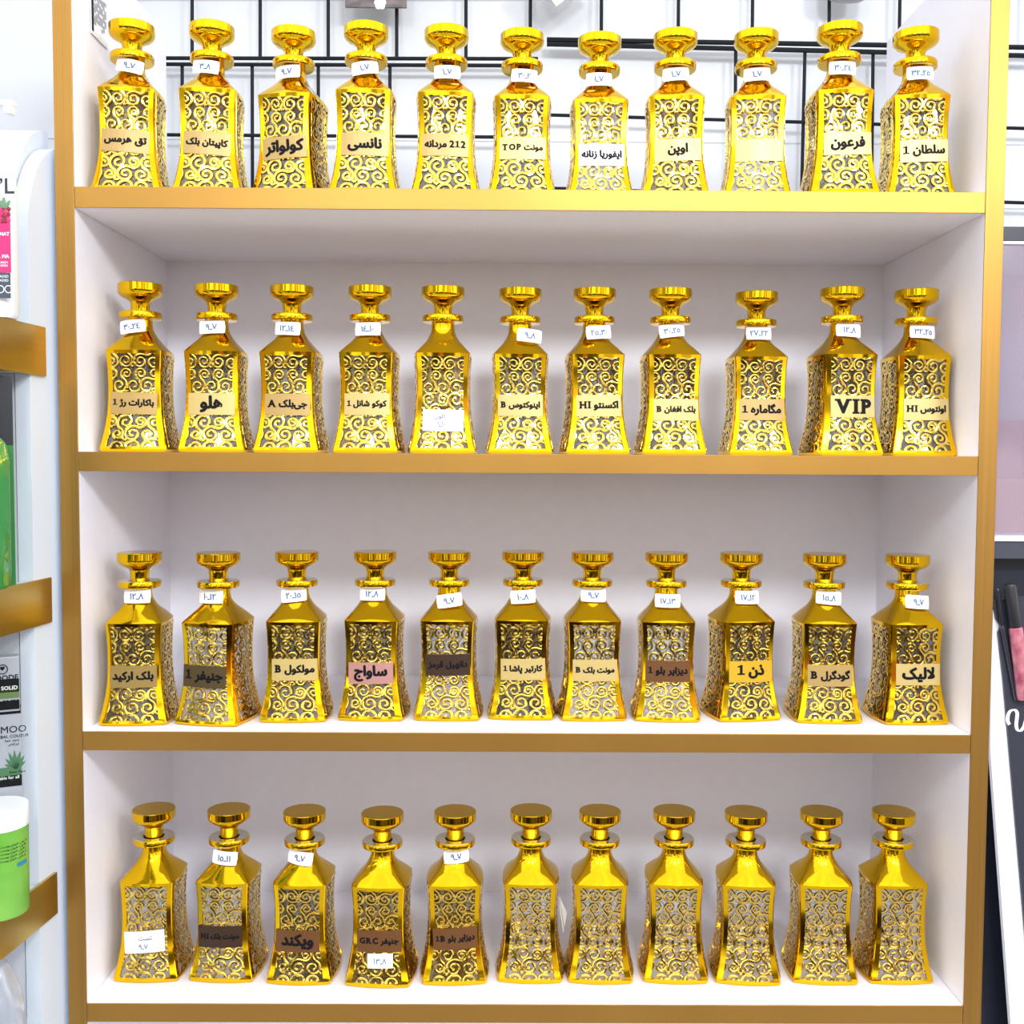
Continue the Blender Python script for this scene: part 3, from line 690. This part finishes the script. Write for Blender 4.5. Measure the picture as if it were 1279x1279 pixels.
bm = bmesh.new(); lathe(bm, [(0, h1), (rr*1.02, h1+.0003), (rr*1.03, h1+.003), (rr*1.03, h2-.003), (rr*.99, h2), (0, h2)], 48); new('lid', bm, wp, t, 40)

# clear plastic bag with goods below
zD = zC[1]-.30; bx, by = stand(30, -.075, .05)
bm = bmesh.new(); r = bmesh.ops.create_icosphere(bm, subdivisions=4, radius=1)
rnd = random.Random(9); wv = [(Vector((rnd.uniform(-1, 1), rnd.uniform(-1, 1), rnd.uniform(-1, 1))).normalized()*rnd.uniform(3, 9), rnd.uniform(0, 6)) for _ in range(9)]
hh = at(10, 1192, by).z-zD
for v in bm.verts:
    p = v.co.copy(); k = 1+.05*sum(abs(math.sin(p.dot(w_)+f)) for w_, f in wv)/3-.08
    q = Vector((math.copysign(abs(p.x)**.7, p.x), math.copysign(abs(p.y)**.7, p.y), math.copysign(abs(p.z)**.6, p.z)))*k
    v.co = Vector((q.x*.05, q.y*.026, (max(-1, q.z)+1)/2*hh))
mn = min(v.co.z for v in bm.verts); mxx = max(v.co.x for v in bm.verts)
for v in bm.verts: v.co.z -= mn
o = tag(new('plastic_bag', bm, clear('clear_film', (.80, .83, .88), .16, .12, .28, (.75, .8, .86)), None, 180), 'crumpled clear plastic bag under the lowest gold front, bottom left', 'bag'); o.location = (bx, by-.012, zD)

# ------------------------------------------------------------------ cosmetics stand on the right
YS = .03; XL = .5965; XR = .80
def zz(py, y=YS): return at(1270, py, y).z
blk = mat('black_stand', (.012, .016, .028), .35); slate = mat('slate_band', (.05, .055, .075), .4)
lil = grain(mat('lilac_board', (.50, .47, .55), .3), (.46, .43, .50), (.54, .51, .58), (14, 14, 9))
st = thing('cosmetics_cabinet', 'black and lilac cosmetics cabinet with clear pane right of the gold post', 'cabinet', (XL, YS, 0))
def sb(name, x0, x1, y0, y1, z0, z1, m, label=None):
    bm = bmesh.new(); box(bm, x0, x1, y0, y1, z0, z1, bev=.0006); o = new(name, bm, m, st)
    if label: o['label'] = label
    return o
WX = XR-XL
sb('header', 0, WX, 0, .25, zz(301), zz(283), blk, 'black header')
sb('header_lip', 0, WX, -.002, .25, zz(305), zz(301.6), M['white'], 'white lip')
sb('cabinet_back', 0, WX, .22, .25, zz(670), zz(305.5), lil)
sb('cabinet_side', 0, .004, .004, .219, zz(670), zz(305.5), blk, 'black side')
sb('cabinet_floor', .0045, WX, .004, .219, zz(676)+.004, zz(668), M['white'])
sb('sill', 0, WX, -.003, .0035, zz(676), zz(671), M['white'], 'white sill')
sb('lower_band', 0, WX, 0, .25, zz(698), zz(676.5), slate, 'slate band')
sb('base_box', 0, WX, .03, .25, .0005, zz(698.5), blk, 'black base')
sb('pane', .0045, WX, .001, .003, zz(669), zz(306), clear('lilac_pane', (.80, .77, .84), .10, .06,   .22, (.62, .56, .64)), 'clear lilac pane')
pk = mat('pink_box_card', (.72, .30, .30), .4); pk2 = mat('rose_box_card', (.55, .22, .27), .4)
zf = zz(668)
for i, (x0, y0, h, m, lab) in enumerate(((.012, .05, zz(600)-zf, pk, 'low salmon pink box on the floor of the cosmetics cabinet'), (.02, .12, zz(520)-zf, pk2, 'taller rose pink box behind the salmon one in the cosmetics cabinet'))):
    bm = bmesh.new(); box(bm, 0, .15, 0, .055, 0, h, bev=.001); o = tag(new('pink_box', bm, m), lab, 'box', 'pink boxes in the cosmetics cabinet'); o.location = (XL+x0, YS+y0, zf+.0002)
# slanted display card: black face with a white edge board
YC = .012
bm = bmesh.new()
prism(bm, [at(x, y, YC+.004) for x, y in ((1240.5, 762), (1243.5, 773), (1250, 783), (1246, 790), (1253, 850), (1279, 1152), (1300, 1400), (1276, 1420), (1262.5, 1279), (1237, 935), (1238, 850))], (0, .008, 0))
t = thing('display_card', 'slanted black display card with white edge board and script letter, right edge', 'display card', (0, 0, 0))
new('edge_board', bm, M['paper'], t)['label'] = 'white edge board'
bm = bmesh.new(); prism(bm, [at(x, y, YC) for x, y in ((1241, 750), (1300, 742), (1420, 1400), (1301, 1400), (1279.3, 1152), (1253.3, 850), (1246.5, 790), (1250, 783), (1244, 773))], (0, .0035, 0))
W0 = [(1261, 905), (1258.6, 900), (1259.5, 892), (1263, 887.5), (1268, 887), (1270.5, 891), (1270, 898), (1269.3, 906), (1271, 911.5), (1275, 912.5), (1279, 907), (1282, 897), (1284, 889)]
new('card_face', bm, mat('charcoal_card', (.035, .04, .055), .35), t)['label'] = 'charcoal card face'
bm = bmesh.new()
Wp = []
for i in range(len(W0)-1):
    p0, p1, p2, p3 = (W0[max(i-1, 0)], W0[i], W0[i+1], W0[min(i+2, len(W0)-1)])
    for k in range(5):
        s_ = k/5; Wp.append(tuple(.5*(2*p1[j]+(p2[j]-p0[j])*s_+(2*p0[j]-5*p1[j]+4*p2[j]-p3[j])*s_*s_+(3*p1[j]-p0[j]-3*p2[j]+p3[j])*s_**3) for j in (0, 1)))
prev = None
for i in range(len(Wp)-1):
    (x, y), (x2, y2) = Wp[i], Wp[i+1]; dx, dy = x2-x, y2-y; L = math.hypot(dx, dy); w = .9+1.3*abs(dy)/L
    cur = [bm.verts.new(at(x-dy/L*w, y+dx/L*w, YC-.0006)), bm.verts.new(at(x+dy/L*w, y-dx/L*w, YC-.0006))]
    if prev: bm.faces.new((prev[0], cur[0], cur[1], prev[1]))
    prev = cur
new('lettering', bm, M['paper'], t)['label'] = 'white script letter'
# lip gloss tubes fixed to the card
def gloss(name, label, p0, p1, p2, r, body):
    t = thing(name, label, 'lip gloss', (0, 0, 0), 0, 'lip gloss tubes on the display card')
    a, b, c = (at(*p, YC-.0008-r) for p in (p0, p1, p2))
    d = (c-a).normalized()
    def rod(s, e, prof):
        bm = bmesh.new(); L = (e-s).length; lathe(bm, [(q*r, f*L) for q, f in prof], 24)
        bm.transform(Matrix.Translation(s) @ Vector((0, 0, 1)).rotation_difference((e-s).normalized()).to_matrix().to_4x4()); return bm
    new('cap', rod(a, b, [(0, 0), (.6, .0), (.82, .02), (.95, .08), (.95, .99), (0, 1)]), mat('black_cap', (.02, .02, .025), .2), t, 35)
    new('tube_body', rod(b, c, [(0, .002), (.8, .003), (.98, .02), (1, .06), (1, .95), (.94, 1), (0, 1)]), body, t, 35)
gl_m = grain(mat('rose_gloss', (.42, .10, .16), .15, 0, .8), (.34, .06, .11), (.62, .24, .28), (90, 90, 60))
gloss('lip_gloss_tube', 'rose pink lip gloss with black cap on the slanted black card', (1261, 729), (1268.5, 783), (1279, 873), .0085, gl_m)
gloss('lip_gloss_tube', 'thin dark clear lip gloss beside the rose one, nearer the gold post', (1246, 735), (1251.5, 781), (1269, 874), .0028, mat('dark_clear_tube', (.03, .03, .045), .1, 0, .9))
